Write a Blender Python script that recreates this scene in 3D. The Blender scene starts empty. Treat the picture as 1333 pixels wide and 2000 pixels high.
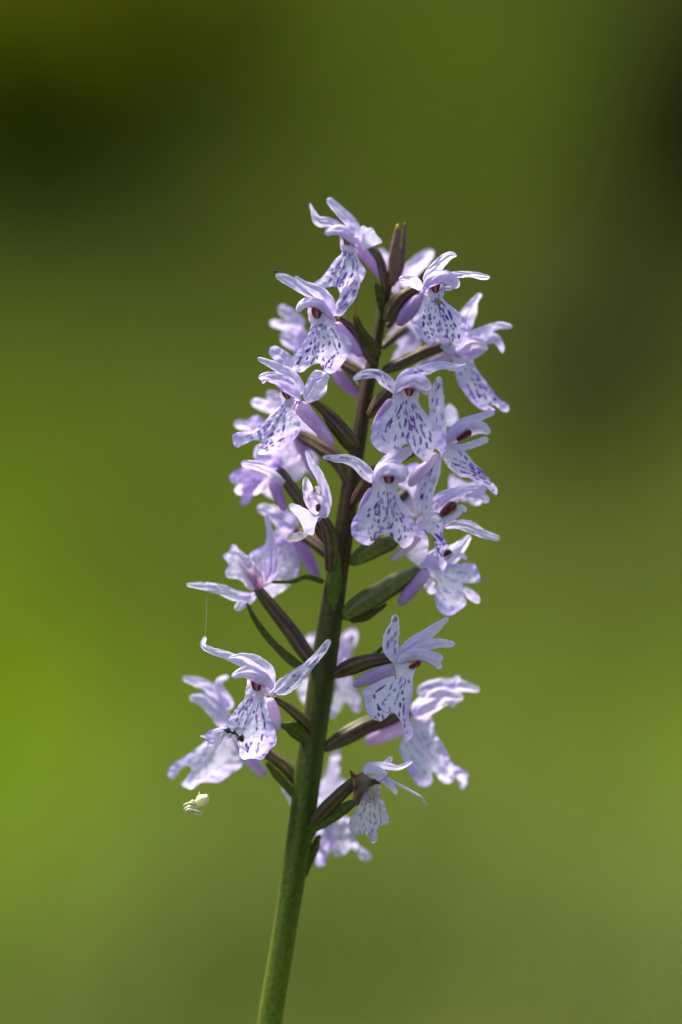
import bpy, math, random
import numpy as np
from mathutils import Vector, Matrix, noise
from mathutils.geometry import delaunay_2d_cdt

# ------------------------------------------------------------------ camera, sky, sun, exposure
K = 0.0625e-3            # metres per unit of flower measure
D = 0.125 / 0.36         # camera to stem distance
ZC = 0.30                # camera height
FOCUS = 62               # focus plane, units in front of the stem axis
SUN_EL, SUN_AZ = math.radians(60), math.radians(-58)   # azimuth from +Y (behind the plant), minus = left
sc = bpy.context.scene
cam = bpy.data.cameras.new('camera')
cam.lens = 100; cam.sensor_fit = 'VERTICAL'; cam.sensor_height = 36; cam.sensor_width = 24
cam.clip_start = 0.01; cam.clip_end = 300
cam.dof.use_dof = True; cam.dof.focus_distance = D - FOCUS*K; cam.dof.aperture_fstop = 3.7
co = bpy.data.objects.new('camera', cam); sc.collection.objects.link(co)
co.location = (0, -D, ZC); co.rotation_euler = (math.radians(90), 0, 0)
sc.camera = co
wd = bpy.data.worlds.new('World'); sc.world = wd; wd.use_nodes = True
nt = wd.node_tree
sky = nt.nodes.new('ShaderNodeTexSky'); sky.sky_type = 'NISHITA'; sky.sun_disc = False
sky.sun_elevation = SUN_EL; sky.sun_rotation = SUN_AZ
nt.links.new(sky.outputs[0], nt.nodes['Background'].inputs[0])
nt.nodes['Background'].inputs[1].default_value = 0.085
sun = bpy.data.lights.new('sun', 'SUN'); sun.energy = 4.7; sun.angle = math.radians(12); sun.color = (1, .96, .9)
so = bpy.data.objects.new('sun', sun); sc.collection.objects.link(so)
sdir = Vector((math.sin(SUN_AZ)*math.cos(SUN_EL), math.cos(SUN_AZ)*math.cos(SUN_EL), math.sin(SUN_EL)))
so.rotation_euler = sdir.to_track_quat('Z', 'Y').to_euler(); so.location = (-2, 2, 4)
vs = sc.view_settings
vs.view_transform = 'Standard'; vs.look = 'None'; vs.gamma = 1; vs.exposure = 1.54; vs.use_curve_mapping = False
sc.cycles.use_denoising = True
sc.cycles.max_bounces = 10; sc.cycles.transmission_bounces = 6

# ------------------------------------------------------------------ materials
def material(name, build):
    m = bpy.data.materials.new(name); m.use_nodes = True
    t = m.node_tree; t.nodes.clear()
    out = t.nodes.new('ShaderNodeOutputMaterial')
    t.links.new(build(t), out.inputs[0]); return m
def nd(t, kind, **kw):
    n = t.nodes.new('ShaderNode'+kind)
    for k, v in kw.items():
        if k.startswith('i_'): n.inputs[k[2:].replace('_', ' ')].default_value = v
        else: setattr(n, k, v)
    return n
def pigment(t, attr, scale, amount, low=.75):
    """colour attribute x fine procedural mottling; returns colour socket and noise socket"""
    a = nd(t, 'Attribute', attribute_name=attr)
    tc = nd(t, 'TexCoord')
    n = nd(t, 'TexNoise', i_Scale=scale, i_Detail=3.0, i_Roughness=.6)
    t.links.new(tc.outputs['Object'], n.inputs['Vector'])
    r = nd(t, 'MapRange'); r.inputs[1].default_value = .3; r.inputs[2].default_value = .7
    r.inputs[3].default_value = low; r.inputs[4].default_value = 1.12
    t.links.new(n.outputs[0], r.inputs[0])
    mx = nd(t, 'Mix', data_type='RGBA', blend_type='MULTIPLY'); mx.inputs[0].default_value = amount
    t.links.new(a.outputs['Color'], mx.inputs[6]); t.links.new(r.outputs[0], mx.inputs[7])
    return mx.outputs[2], n.outputs[0]
def leafy(scale, amount, rough, spec, transl, bump, bscale, low=.75, sss=0):
    def b(t):
        c, n = pigment(t, 'pigment', scale, amount, low)
        tc = nd(t, 'TexCoord')
        n2 = nd(t, 'TexNoise', i_Scale=bscale, i_Detail=2.0)
        t.links.new(tc.outputs['Object'], n2.inputs['Vector'])
        bp = nd(t, 'Bump', i_Strength=bump, i_Distance=.0001)
        t.links.new(n2.outputs[0], bp.inputs['Height'])
        p = nd(t, 'BsdfPrincipled', i_Roughness=rough)
        p.inputs['Specular IOR Level'].default_value = spec
        t.links.new(c, p.inputs['Base Color']); t.links.new(bp.outputs[0], p.inputs['Normal'])
        if transl <= 0: return p.outputs[0]
        gm = nd(t, 'Gamma', i_Gamma=1.25); t.links.new(c, gm.inputs[0])      # light that has crossed the tissue is more saturated
        tr = nd(t, 'BsdfTranslucent'); t.links.new(gm.outputs[0], tr.inputs[0])
        ms = nd(t, 'MixShader'); ms.inputs[0].default_value = transl
        t.links.new(p.outputs[0], ms.inputs[1]); t.links.new(tr.outputs[0], ms.inputs[2])
        return ms.outputs[0]
    return b
M_PETAL = material('petal tissue', leafy(2600, .45, .5, .22, .5, .9, 6000, .78))
M_STALK = material('stalk tissue', leafy(1500, .8, .5, .14, 0, .5, 4000, .55))
M_BRACT = material('bract tissue', leafy(1800, .9, .5, .16, .3, .4, 5000, .55))
M_GRASS = material('meadow grass blades', leafy(9, .5, .7, .02, .35, 0, 100, .7))
M_LEAF = material('shrub leaves', leafy(12, .5, .7, 0, .25, 0, 100, .7))
M_BARK = material('bark', leafy(60, .8, .85, .2, 0, .8, 200, .6))
M_BUG = material('ant cuticle', leafy(9000, .4, .25, .55, 0, .15, 20000, .7))
M_SPIDER = material('spider cuticle', leafy(5000, .5, .4, .4, .2, .2, 12000, .8))
def silk(t):
    p = nd(t, 'BsdfPrincipled', i_Roughness=.4); p.inputs['Base Color'].default_value = (.75, .75, .78, 1)
    tr = nd(t, 'BsdfTransparent'); ms = nd(t, 'MixShader'); ms.inputs[0].default_value = .35
    t.links.new(tr.outputs[0], ms.inputs[1]); t.links.new(p.outputs[0], ms.inputs[2]); return ms.outputs[0]
M_SILK = material('spider silk', silk)
def soil(t):
    tc = nd(t, 'TexCoord'); n = nd(t, 'TexNoise', i_Scale=3.0, i_Detail=8.0)
    t.links.new(tc.outputs['Object'], n.inputs['Vector'])
    cr = nd(t, 'ValToRGB'); e = cr.color_ramp.elements
    e[0].position = .3; e[0].color = (.030, .042, .004, 1); e[1].position = .7; e[1].color = (.060, .080, .006, 1)
    t.links.new(n.outputs[0], cr.inputs[0])
    p = nd(t, 'BsdfPrincipled', i_Roughness=.9); t.links.new(cr.outputs[0], p.inputs[0]); return p.outputs[0]
M_SOIL = material('mossy ground', soil)

# ------------------------------------------------------------------ object helpers
ORIG = {}
def link(o, parent, origin):
    sc.collection.objects.link(o)
    po = ORIG.get(parent.name, Vector((0, 0, 0))) if parent else Vector((0, 0, 0))
    o.location = Vector(origin) - po; o.parent = parent
    ORIG[o.name] = Vector(origin); return o
def empty(name, origin, label, cat, group=None):
    o = bpy.data.objects.new(name, None); o.empty_display_size = .01
    link(o, None, origin); tag(o, label, cat, group); return o
def tag(o, label=None, cat=None, group=None, kind=None):
    for k, v in (('label', label), ('category', cat), ('group', group), ('kind', kind)):
        if v: o[k] = v
    return o
def mesh(name, V, F, C, mat, parent=None, origin=None, thick=0, smooth=True):
    V = np.asarray(V, float)
    if origin is None: origin = V.mean(0) if parent is None else ORIG[parent.name]
    me = bpy.data.meshes.new(name)
    me.from_pydata((V - np.asarray(origin)).tolist(), [], F)
    if C is not None:
        C = np.clip(np.asarray(C, float), 0, 1)
        at = me.color_attributes.new('pigment', 'FLOAT_COLOR', 'POINT')
        at.data.foreach_set('color', np.hstack([C, np.ones((len(C), 1))]).ravel())
    me.materials.append(mat)
    if smooth: me.polygons.foreach_set('use_smooth', [True]*len(me.polygons))
    me.update()
    o = bpy.data.objects.new(name, me); link(o, parent, origin)
    if thick:
        m = o.modifiers.new('thickness', 'SOLIDIFY'); m.thickness = thick*K; m.offset = 0
    return o
def W(x, y, d):
    """plant measure (x right, y down, d towards the viewer from the stem axis) -> metres"""
    s = (D - np.asarray(d, float)*K)/D
    return np.stack([(np.asarray(x, float)-666.5)*K*s, -np.asarray(d, float)*K*np.ones_like(s), ZC+(1000-np.asarray(y, float))*K*s], -1)
def parse(s): return [tuple(float(v) for v in p.split(',')) for p in s.split()]
def spline(P, step, closed=False, alpha=.5):
    """centripetal-ish Catmull-Rom resampled about every `step` units on the first two columns"""
    P = np.asarray(P, float); n = len(P)
    out = []
    segs = n if closed else n-1
    for i in range(segs):
        if closed: a, b, c, e = P[(i-1) % n], P[i], P[(i+1) % n], P[(i+2) % n]
        else: a, b, c, e = P[max(i-1, 0)], P[i], P[i+1], P[min(i+2, n-1)]
        L = np.hypot(*(c-b)[:2]); m = max(1, int(round(L/step)))
        la, lb = np.hypot(*(b-a)[:2])+1e-6, np.hypot(*(e-c)[:2])+1e-6
        Lx = L+1e-6
        t1 = (c-a)/(la+Lx)*Lx if (closed or i > 0) else (c-b)
        t2 = (e-b)/(lb+Lx)*Lx if (closed or i < n-2) else (c-b)
        for k in range(m):
            t = k/m; t_2, t_3 = t*t, t*t*t
            out.append((2*t_3-3*t_2+1)*b+(t_3-2*t_2+t)*t1+(-2*t_3+3*t_2)*c+(t_3-t_2)*t2)
    if not closed: out.append(P[-1])
    return np.array(out)
def nz(x, y, z=0.): return noise.noise(Vector((x, y, z)))
def mixc(a, b, t):
    t = np.asarray(t, float)[..., None]; return np.asarray(a)*(1-t)+np.asarray(b)*t

WHITE = np.array((.84, .755, .90)); LAV = np.array((.56, .395, .80)); PURP = np.array((.34, .16, .52))
PINK = np.array((.72, .55, .70)); SPOT = np.array((.12, .011, .34)); BROWN = np.array((.13, .052, .010))
WINE = np.array((.30, .010, .03))
rs = random.Random(7)

# ------------------------------------------------------------------ petal builders
def ribbon(name, parent, pts, da, db, cup=.25, bow=0, roll=0, tint=.2, base='last', spots=0, edge=0, mat=None, cols=None, thick=0, wave=.10, seed=None, veins=.35, tipc=None, dmid=None):
    """strap-shaped petal along a traced midline; widths in the third column"""
    seed = rs.random()*100 if seed is None else seed
    P = spline(parse(pts), 2.6 if spots else 3.6); n = len(P)
    seg = np.hypot(*np.diff(P[:, :2], axis=0).T); L = np.concatenate([[0], np.cumsum(seg)]); T = L/L[-1]
    tan = np.gradient(P[:, :2], axis=0); tan /= np.hypot(*tan.T)[:, None]+1e-9
    nor = np.stack([-tan[:, 1], tan[:, 0]], 1)
    w = np.maximum(P[:, 2], 1.5)
    for dist in (L, L[-1]-L):
        rt = np.maximum(w*.5, 2); q = np.clip(dist/rt, 0, 1)
        w = w*np.sqrt(np.clip(1-(1-q)**2, .015, 1))
    m = 13 if spots else 11
    S = np.linspace(-1, 1, m)
    X = np.zeros((n, m)); Y = X.copy(); Dp = X.copy()
    rr = random.Random(int(seed*7919)); tw0, tw1 = rr.uniform(-.6, .6), rr.uniform(-.9, .9); pw = rr.choice((1.3, 1.6, 2.2)); keel = rr.uniform(-.10, .12)
    for i in range(n):
        for j, s in enumerate(S):
            ww = w[i]*.5*(1+wave*1.8*nz(seed, T[i]*4, s*1.5)+wave*1.1*nz(seed+31, L[i]*.13, s*2))
            X[i, j] = P[i, 0]+nor[i, 0]*s*ww; Y[i, j] = P[i, 1]+nor[i, 1]*s*ww
            Dp[i, j] = da+(db-da)*T[i]+bow*math.sin(math.pi*T[i])+cup*w[i]*.5*(1-abs(s)**pw)+(roll+tw0+tw1*T[i])*s*ww+w[i]*wave*2.2*nz(seed+9, T[i]*4, s*1.6)+w[i]*keel*math.exp(-(s/.22)**2)+w[i]*.022*math.cos(s*11)+1.3*nz(seed+60, L[i]*.11, s*2.5)+w[i]*.10*math.copysign(max(0, abs(s)-.6)**1.5, s)*math.sin(seed+T[i]*9)
    V = W(X, Y, Dp).reshape(-1, 3)
    F = [(i*m+j, i*m+j+1, (i+1)*m+j+1, (i+1)*m+j) for i in range(n-1) for j in range(m-1)]
    tb = T if base == 'last' else 1-T            # 1 at the base
    if cols is None:
        TB, SS = np.meshgrid(tb, S, indexing='ij')
        C = mixc(WHITE, LAV, np.clip((tint+.10)*(.6+.8*TB), 0, 1))
        nn = np.array([[nz(seed+3, T[i]*6, s*1.6) for s in S] for i in range(n)])
        C = mixc(C, LAV, np.clip(nn*.45, 0, .3))
        vein = np.exp(-(SS/.09)**2)*.6+np.exp(-((abs(SS)-.5)/.07)**2)*.35
        C = mixc(C, PURP, np.clip(vein*veins*(.4+.6*TB)*(.6+nn), 0, .6))
        C = mixc(C, WHITE*1.04, np.clip((abs(SS)-.78)/.2, 0, 1)*.55)  # edge highlights painted in as whiter margins
        if edge:
            low = np.where(nor[:, 1:2]*SS > 0, abs(SS), 0)
            C = mixc(C, SPOT*1.3, np.clip((low-.66)/.3, 0, 1)*.9*np.clip(TB*2, 0, 1))
        if spots:
            r2 = random.Random(int(seed*1000)); XY = np.stack([X, Y], -1)
            acc = np.zeros((n, m))
            for _ in range(spots):
                i, s = r2.uniform(.1, .85), r2.uniform(-.6, .6)
                k = int(i*(n-1)); c0 = P[k, :2]+nor[k]*s*w[k]*.5; le = r2.uniform(.5, 4.5)
                d = XY-c0; al = np.clip(d@tan[k], -le, le)
                dist = np.linalg.norm(d-al[..., None]*tan[k], axis=-1)
                acc = np.maximum(acc, np.clip(1.6-dist/r2.uniform(1.1, 1.9), 0, 1)*r2.uniform(.5, 1))
            C = mixc(C, SPOT, acc)
        if tipc is not None: C = mixc(C, tipc, np.clip((.35-TB)/.35, 0, 1))
        C = C.reshape(-1, 3)
    else:
        C = cols(T, S, seed).reshape(-1, 3)
    return mesh(name, V, F, C, mat or M_PETAL, parent, thick=thick)

def sheet(name, parent, outline, d0, d1, bow=0, drop=0, ripple=2.0, tint=.2, kind='plain', spacing=None, dens=1., thick=0, throat=None, brown=0, clear=None, lift=0):
    """blade with a traced outline (starts and ends at the throat); d0 at the throat, d1 at the far end"""
    seed = rs.random()*100
    sp = spacing or (1.75 if kind == 'lip' else 3.2)
    O = spline(parse(outline), sp, closed=True)
    O = O+np.array([[nz(seed, i*.35)*.9, nz(seed+5, i*.35)*.9] for i in range(len(O))])
    Pp = parse(outline)
    Tp = np.array(throat) if throat else (np.array(Pp[0][:2])+np.array(Pp[-1][:2]))/2
    cen = O.mean(0); a = cen-Tp; a /= np.hypot(*a); b = np.array([-a[1], a[0]])
    lo, hi = O.min(0), O.max(0)
    n0 = len(O)
    pts = [Vector(p) for p in O]
    # interior points, kept away from the rim
    gx = np.arange(lo[0], hi[0], sp); gy = np.arange(lo[1], hi[1], sp*.87)
    G = np.array([(x+(k % 2)*sp*.5, y) for k, y in enumerate(gy) for x in gx])
    G = G+np.random.RandomState(int(seed*10)).uniform(-.15, .15, G.shape)*sp
    A, B = O, np.roll(O, -1, 0)
    ins = np.zeros(len(G), bool)
    for p, q in zip(A, B):
        c = ((p[1] > G[:, 1]) != (q[1] > G[:, 1]))
        with np.errstate(divide='ignore', invalid='ignore'):
            xi = (q[0]-p[0])*(G[:, 1]-p[1])/(q[1]-p[1])+p[0]
        ins ^= c & (G[:, 0] < xi)
    G = G[ins]
    dmin = np.min(np.hypot(G[:, None, 0]-O[None, :, 0], G[:, None, 1]-O[None, :, 1]), 1) if len(G) else np.zeros(0)
    G = G[dmin > sp*.6]; pts += [Vector(p) for p in G]
    v, e, f, *_ = delaunay_2d_cdt(pts, [(i, (i+1) % n0) for i in range(n0)], [], 1, 1e-4)
    XY = np.array([tuple(p) for p in v])
    q = XY-Tp; s_ = q@a; t_ = q@b; Os, Ot = (O-Tp)@a, (O-Tp)@b
    Lmax = Os.max(); s = s_/Lmax
    # local half widths by binning the outline
    bins = np.linspace(Os.min(), Lmax, 14); lft = []; rgt = []
    for c in bins:
        near = np.exp(-((Os-c)/(Lmax*.11))**2)
        lft.append(-min((Ot*near).min(), -3)); rgt.append(max((Ot*near).max(), 3))
    l_, r_ = np.interp(s_, bins, lft), np.interp(s_, bins, rgt)
    t = np.clip(np.where(t_ < 0, t_/l_, t_/r_), -1.3, 1.3)
    sc_ = np.clip(s, 0, 1)
    rip = np.array([nz(x*.022, y*.022, seed)*1.2+nz(x*.06, y*.06, seed+2)*.5 for x, y in XY])
    fan = np.clip(s*1.6, .15, 1)
    dep = d0+(d1-d0)*sc_+bow*np.sin(np.pi*sc_)-drop*t*t*fan+ripple*rip*(.4+abs(t))+lift*np.exp(-(t/.16)**2)*np.sin(np.pi*sc_)
    rim = np.clip((np.maximum(abs(t), sc_)-.62)/.38, 0, 1)
    dep = dep+ripple*2.2*rim*np.array([nz(x*.085, y*.085, seed+40) for x, y in XY])+.7*np.array([nz(x*.2, y*.2, seed+50) for x, y in XY])
    V = W(XY[:, 0], XY[:, 1], dep)
    # pigment
    nn = np.array([nz(x*.04, y*.04, seed+20) for x, y in XY])
    C = mixc(WHITE, LAV, np.clip(tint+nn*.14, 0, 1))
    if kind in ('lip', 'lipfar'):
        C = mixc(C, LAV*np.array((1.0, 1.05, 1.08)), np.clip((abs(t)-.6)/.45+nn*.35, 0, .85)*np.clip(s*1.8, 0, 1))
        C = mixc(C, PINK, np.clip((.16-s)/.16, 0, 1)*.55)
        r2 = random.Random(int(seed*999)); segs = []
        nl = max(4, int(round(7.6*dens))); skew = r2.uniform(-.05, .05)
        def xy(ss, tt):
            k = np.interp(ss*Lmax, bins, lft) if tt < 0 else np.interp(ss*Lmax, bins, rgt)
            return Tp+a*ss*Lmax+b*tt*k
        for k in range(nl):
            t0 = -.58+1.16*k/(nl-1)+skew
            amp = r2.uniform(.02, .08); ph = r2.uniform(0, 6)
            ss = r2.uniform(.12, .17)+.07*abs(t0); send = r2.uniform(.86, .97)-.2*abs(t0)
            while ss < send:
                dash = r2.choice((4, 6, 9, 13, 18 if ss < .55 else 5))*r2.uniform(.8, 1.2)/Lmax; wd_ = r2.uniform(.8, 1.55)*(.75 if ss < .3 else 1.1)
                off = r2.uniform(-.06, .06)*min(1, ss*1.7); bend = r2.uniform(-.06, .06)*min(1, ss*1.5)
                cur = []
                for i in range(5):
                    u = min(ss+dash*i/4, .97)
                    cur.append(xy(u, t0+off+amp*math.sin(ph+u*13)+bend*(i/4)**2))
                if r2.random() < .88:
                    op = r2.uniform(.7, 1.1)
                    for p, w2, tp in zip(cur[:-1], cur[1:], (.7, 1.1, 1.15, .75)): segs.append((*p, *w2, wd_*tp*r2.uniform(.85, 1.15), op))
                    if r2.random() < .14*ss+.02:         # hooked dash: short cross stroke
                        p = cur[-1]; q2 = p+b*r2.choice((-1, 1))*r2.uniform(3, 7)+a*r2.uniform(-2, 2)
                        segs.append((*p, *q2, wd_*.9, op))
                ss += dash+r2.choice((1.5, 4.5, 6, 8, 10))*r2.uniform(.8, 1.2)/Lmax
        for _ in range(int(13*dens)):                     # loose dots towards the rim
            ss, tt = r2.uniform(.5, .95), r2.uniform(-.9, .9)
            p = xy(ss, tt); q2 = p+np.array([r2.uniform(-2, 2), r2.uniform(-3, 3)]); segs.append((*p, *q2, r2.uniform(.8, 1.4), r2.uniform(.4, .9)))
        if clear: segs = [g for g in segs if math.hypot(g[0]-clear[0], g[1]-clear[1]) > clear[2]]
        acc = np.zeros(len(XY)); halo = acc.copy()
        for x0, y0, x1, y1, wd_, op in segs:
            p = np.array((x0, y0)); u = np.array((x1-x0, y1-y0)); h = np.clip(((XY-p)@u)/max(u@u, 1e-6), 0, 1)
            dist = np.hypot(*(XY-p-h[:, None]*u).T)
            acc = np.maximum(acc, op*np.clip(2.0-dist/wd_*1.25, 0, 1)); halo = np.maximum(halo, np.clip(1-dist/(wd_*3.5), 0, 1))
        acc *= np.clip(1.15-np.clip((abs(t)-.55), 0, 1)*1.3, .25, 1)*(1.1 if kind == 'lip' else .5)
        C = mixc(C, LAV*np.array((.85, .75, 1)), halo*.14)
        C = mixc(C, SPOT, np.clip(acc*np.clip(1.0+nn*.5, .6, 1), 0, 1))
        C = mixc(C, LAV, np.exp(-((t_/4.5)**2))*np.clip(s, 0, 1)*.12)
    else:
        st = .5+.5*np.sin(t*9+nn*3)
        C = mixc(C, LAV, st*.10)
    if brown: C = mixc(C, np.array((.66, .58, .52)), .55)
    if brown >= 3: C = mixc(C, BROWN, np.clip(.9+nn*.7, .6, .98))
    elif brown: C = mixc(C, BROWN, np.clip(brown*(.35-s)*2.2+nn*.8*brown, 0, .95))
    return mesh(name, V, [tuple(x) for x in f], C, M_PETAL, parent, thick=thick)

def tube(name, parent, pts, da, db, cols, mat, ribs=0, ribamp=.0, twist=0, bow=0, sides=16, step=4, flat=1., mid=None, cap=True, seed=None):
    seed = rs.random()*100 if seed is None else seed
    P = spline(parse(pts) if isinstance(pts, str) else pts, step); n = len(P)
    seg = np.hypot(*np.diff(P[:, :2], axis=0).T); L = np.concatenate([[0], np.cumsum(seg)]); T = L/L[-1]
    if mid is None: dep = da+(db-da)*T+bow*np.sin(np.pi*T)
    else: dep = np.interp(T, *mid)
    w = P[:, 2].copy()
    if cap:
        for dist in (L, L[-1]-L):
            q = np.clip(dist/np.maximum(w*.5, 1), 0, 1); w = w*np.sqrt(np.clip(1-(1-q)**2, .02, 1))
    c3 = np.stack([P[:, 0], P[:, 1], dep], 1)
    tan = np.gradient(c3, axis=0); tan /= np.linalg.norm(tan, axis=1)[:, None]
    V = []; C = []
    for i in range(n):
        u = np.cross(tan[i], (0, 0, 1.)); lu = np.linalg.norm(u)
        u = u/lu if lu > .05 else np.array((1., 0, 0)); v = np.cross(u, tan[i])
        for k in range(sides):
            an = 2*math.pi*k/sides; r = w[i]*.5
            r *= 1+ribamp*math.cos(ribs*an+twist*T[i])+.05*nz(seed, T[i]*7, k*.4)
            p = c3[i]+(u*math.cos(an)+v*math.sin(an)*flat)*r
            V.append(p); C.append(cols(T[i], an, ribs*an+twist*T[i], seed))
    V = np.array(V); V = W(V[:, 0], V[:, 1], V[:, 2])
    F = [(i*sides+k, i*sides+(k+1) % sides, (i+1)*sides+(k+1) % sides, (i+1)*sides+k) for i in range(n-1) for k in range(sides)]
    F += [tuple(range(sides))[::-1], tuple((n-1)*sides+k for k in range(sides))]
    return mesh(name, V, F, C, mat, parent)

G1 = np.array((.105, .155, .008)); G2 = np.array((.145, .20, .03)); BP = np.array((.115, .036, .058)); BG = np.array((.115, .090, .020)); LP = np.array((.30, .20, .36))
def ovary_cols(green):
    def f(t, an, rib, seed):
        return f0(t, an, rib, seed)*np.array((.82, .76, .72))
    def f0(t, an, rib, seed):
        c = mixc(BG*1.15, BP*.8, np.clip(.45-.45*math.cos(rib)+.6*nz(seed, t*3, an*.5), 0, 1))
        c = mixc(c, G2*(1+.35*green), np.clip(green+.45*nz(seed+4, t*2, an*.5)-.02, 0, 1))
        return mixc(c, LP, np.clip((math.cos(rib+.5)-.6)*1.2*(.6+nz(seed+8, t*2, an)), 0, .35))
    return f
def spur_cols(tint):
    def f(t, an, rib, seed):
        return mixc(mixc(mixc(WHITE, PINK, .5), LAV, tint*(.3+.7*min(1, t*1.6))), PURP*np.array((1.5, 1.5, 1.15)), np.clip(.14*math.sin(an*5)+.5*nz(seed, t*3, an)+(tint*1.05-.15)*min(1, .25+t*1.4), 0, .85))
    return f
def bract_cols(green, tip=0):
    def f(T, S, seed):
        TT, SS = np.meshgrid(T, S, indexing='ij')
        nn = np.array([[nz(seed, t*4, s*2) for s in S] for t in T])
        c = mixc(BG, G2*1.1, np.clip(green+nn*.5, 0, 1))
        c = mixc(c, BP, np.clip((abs(SS)-.55)*1.2*(1-green*.6)+nn*.3, 0, .8))
        return mixc(c, BG*.7, np.clip(.5+.5*np.cos(SS*17), 0, 1)*.35)*.85 if not tip else mixc(c*.9, np.array((.45, .27, .04)), np.clip((tip-TT)/.08, 0, 1))
    return f
def flatc(c, v=.15):
    c = np.array(c)
    return lambda t, an, rib, seed: c*(1+v*nz(seed, t*4, an))

# ------------------------------------------------------------------ the setting
def hgt(x, y):
    r = max(0., y-1.3); 
    z = .40*r-.40*(1-math.exp(-r*.9))*.8
    z = max(z, 0)
    return min(z, 4.2+.02*r)+.02*nz(x*.8, y*.8)-.04
gx = np.concatenate([np.linspace(-60, -4, 12), np.linspace(-3.5, 3.5, 36), np.linspace(4, 60, 12)])
gy = np.concatenate([np.linspace(-20, -1, 8), np.linspace(-.8, 14, 60), np.linspace(16, 120, 14)])
GV = [(x, y, hgt(x, y)-.004*0) for y in gy for x in gx]; nx = len(gx)
GF = [(i*nx+j, i*nx+j+1, (i+1)*nx+j+1, (i+1)*nx+j) for i in range(len(gy)-1) for j in range(nx-1)]
gr = mesh('ground', GV, GF, None, M_SOIL, origin=(0, 0, 0)); tag(gr, 'grassy meadow bank rising behind the orchid', 'ground', kind='structure')

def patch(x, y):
    """sward colour by place: bright yellow-green, dull and greyish patches, darker up the bank"""
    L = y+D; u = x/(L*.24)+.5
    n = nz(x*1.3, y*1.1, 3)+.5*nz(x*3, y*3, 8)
    fresh = np.array((.27, .40, .004)); dull = np.array((.19, .222, .042)); sky_sheen = np.array((.33, .39, .12))
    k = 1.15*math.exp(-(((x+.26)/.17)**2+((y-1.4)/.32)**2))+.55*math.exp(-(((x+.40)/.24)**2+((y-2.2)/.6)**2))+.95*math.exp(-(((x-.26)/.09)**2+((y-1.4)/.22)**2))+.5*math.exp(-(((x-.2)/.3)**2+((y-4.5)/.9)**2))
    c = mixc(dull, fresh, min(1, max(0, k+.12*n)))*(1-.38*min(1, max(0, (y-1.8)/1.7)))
    g = math.exp(-((y-1.05)/.22)**2)*(1-.6*math.exp(-((x-.03)/.10)**2))  # sky-reflecting sheen painted into the nearer blades as pale grey
    return mixc(c, sky_sheen, min(.85, g*(.7+.5*n)))
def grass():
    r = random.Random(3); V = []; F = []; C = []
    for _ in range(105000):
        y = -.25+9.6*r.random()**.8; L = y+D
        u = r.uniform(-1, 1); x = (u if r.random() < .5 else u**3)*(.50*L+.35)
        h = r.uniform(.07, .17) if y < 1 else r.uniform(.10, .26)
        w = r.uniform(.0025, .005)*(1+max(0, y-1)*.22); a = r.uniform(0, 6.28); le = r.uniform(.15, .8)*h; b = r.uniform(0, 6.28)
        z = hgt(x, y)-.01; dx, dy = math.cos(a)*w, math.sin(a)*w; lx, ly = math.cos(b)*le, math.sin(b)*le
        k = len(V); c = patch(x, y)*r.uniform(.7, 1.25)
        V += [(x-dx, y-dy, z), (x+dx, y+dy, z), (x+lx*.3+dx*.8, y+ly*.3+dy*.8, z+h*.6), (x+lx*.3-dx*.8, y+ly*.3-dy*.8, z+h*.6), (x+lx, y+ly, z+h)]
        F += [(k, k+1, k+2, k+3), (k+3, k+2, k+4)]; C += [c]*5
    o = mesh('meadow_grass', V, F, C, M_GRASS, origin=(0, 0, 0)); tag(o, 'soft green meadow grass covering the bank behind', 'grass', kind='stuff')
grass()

def shrub(px, py, L, rx, rz, col, n, label, leaf=.03, seed=1, group=None):
    r = random.Random(seed); y = L-D
    x = (px-666.5)/2000*.36*L; zc_ = ZC+(1000-py)/2000*.36*L; g = hgt(x, y)
    root = empty('shrub', (x, y, g), label, 'shrub', group)
    V = []; F = []; C = []
    cl = []
    for _ in range(26):
        while True:
            p = Vector((r.uniform(-1, 1), r.uniform(-1, 1), r.uniform(-1, 1)))
            if p.length < 1: break
        cl.append(p)
    for _ in range(n):
        p = r.choice(cl)+Vector((r.gauss(0, .2), r.gauss(0, .2), r.gauss(0, .2)))
        c = Vector((x+p.x*rx, y+p.y*rx, zc_+p.z*rz))
        if c.z < g+.02: continue
        u = Vector((r.gauss(0, 1), r.gauss(0, 1), r.gauss(0, .6))).normalized(); v = u.orthogonal().normalized()
        s = leaf*r.uniform(.6, 1.4); k = len(V); cc = np.array(col)*r.uniform(.6, 1.4)
        V += [c-u*s, c+v*s*.45, c+u*s, c-v*s*.45]; F.append((k, k+1, k+2, k+3)); C += [cc]*4
    mesh('crown', V, F, C, M_LEAF, root)
    V = []; F = []; C = []
    for p in [Vector((0, 0, .3))]+cl[:14]:                # forked stems reaching into the crown
        a0 = Vector((x+r.uniform(-.03, .03), y, g-.05)); b0 = Vector((x+p.x*rx*.9, y+p.y*rx*.9, max(g+.1, zc_+p.z*rz*.9)))
        m0 = a0.lerp(b0, .5)+Vector((0, 0, .06)); k0 = len(V)
        for q, rad in ((a0, .022), (m0, .013), (b0, .004)):
            for i in range(6): V.append(q+Vector((math.cos(i*1.047)*rad, math.sin(i*1.047)*rad, 0)))
        for i in range(2):
            for j in range(6): F.append((k0+i*6+j, k0+i*6+(j+1) % 6, k0+i*6+6+(j+1) % 6, k0+i*6+6+j))
        C += [(.06, .045, .03)]*18
    mesh('trunk', V, F, C, M_BARK, root)
shrub(30, 230, 4.0, .24, .30, (.10, .118, .004), 4200, 'dark bushy shrub at the top of the bank, darkest and broadest', seed=2, leaf=.024)
shrub(330, 40, 4.6, .24, .22, (.10, .115, .008), 4000, 'mid green shrub just behind the broadest dark one', seed=4, leaf=.024)
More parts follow.
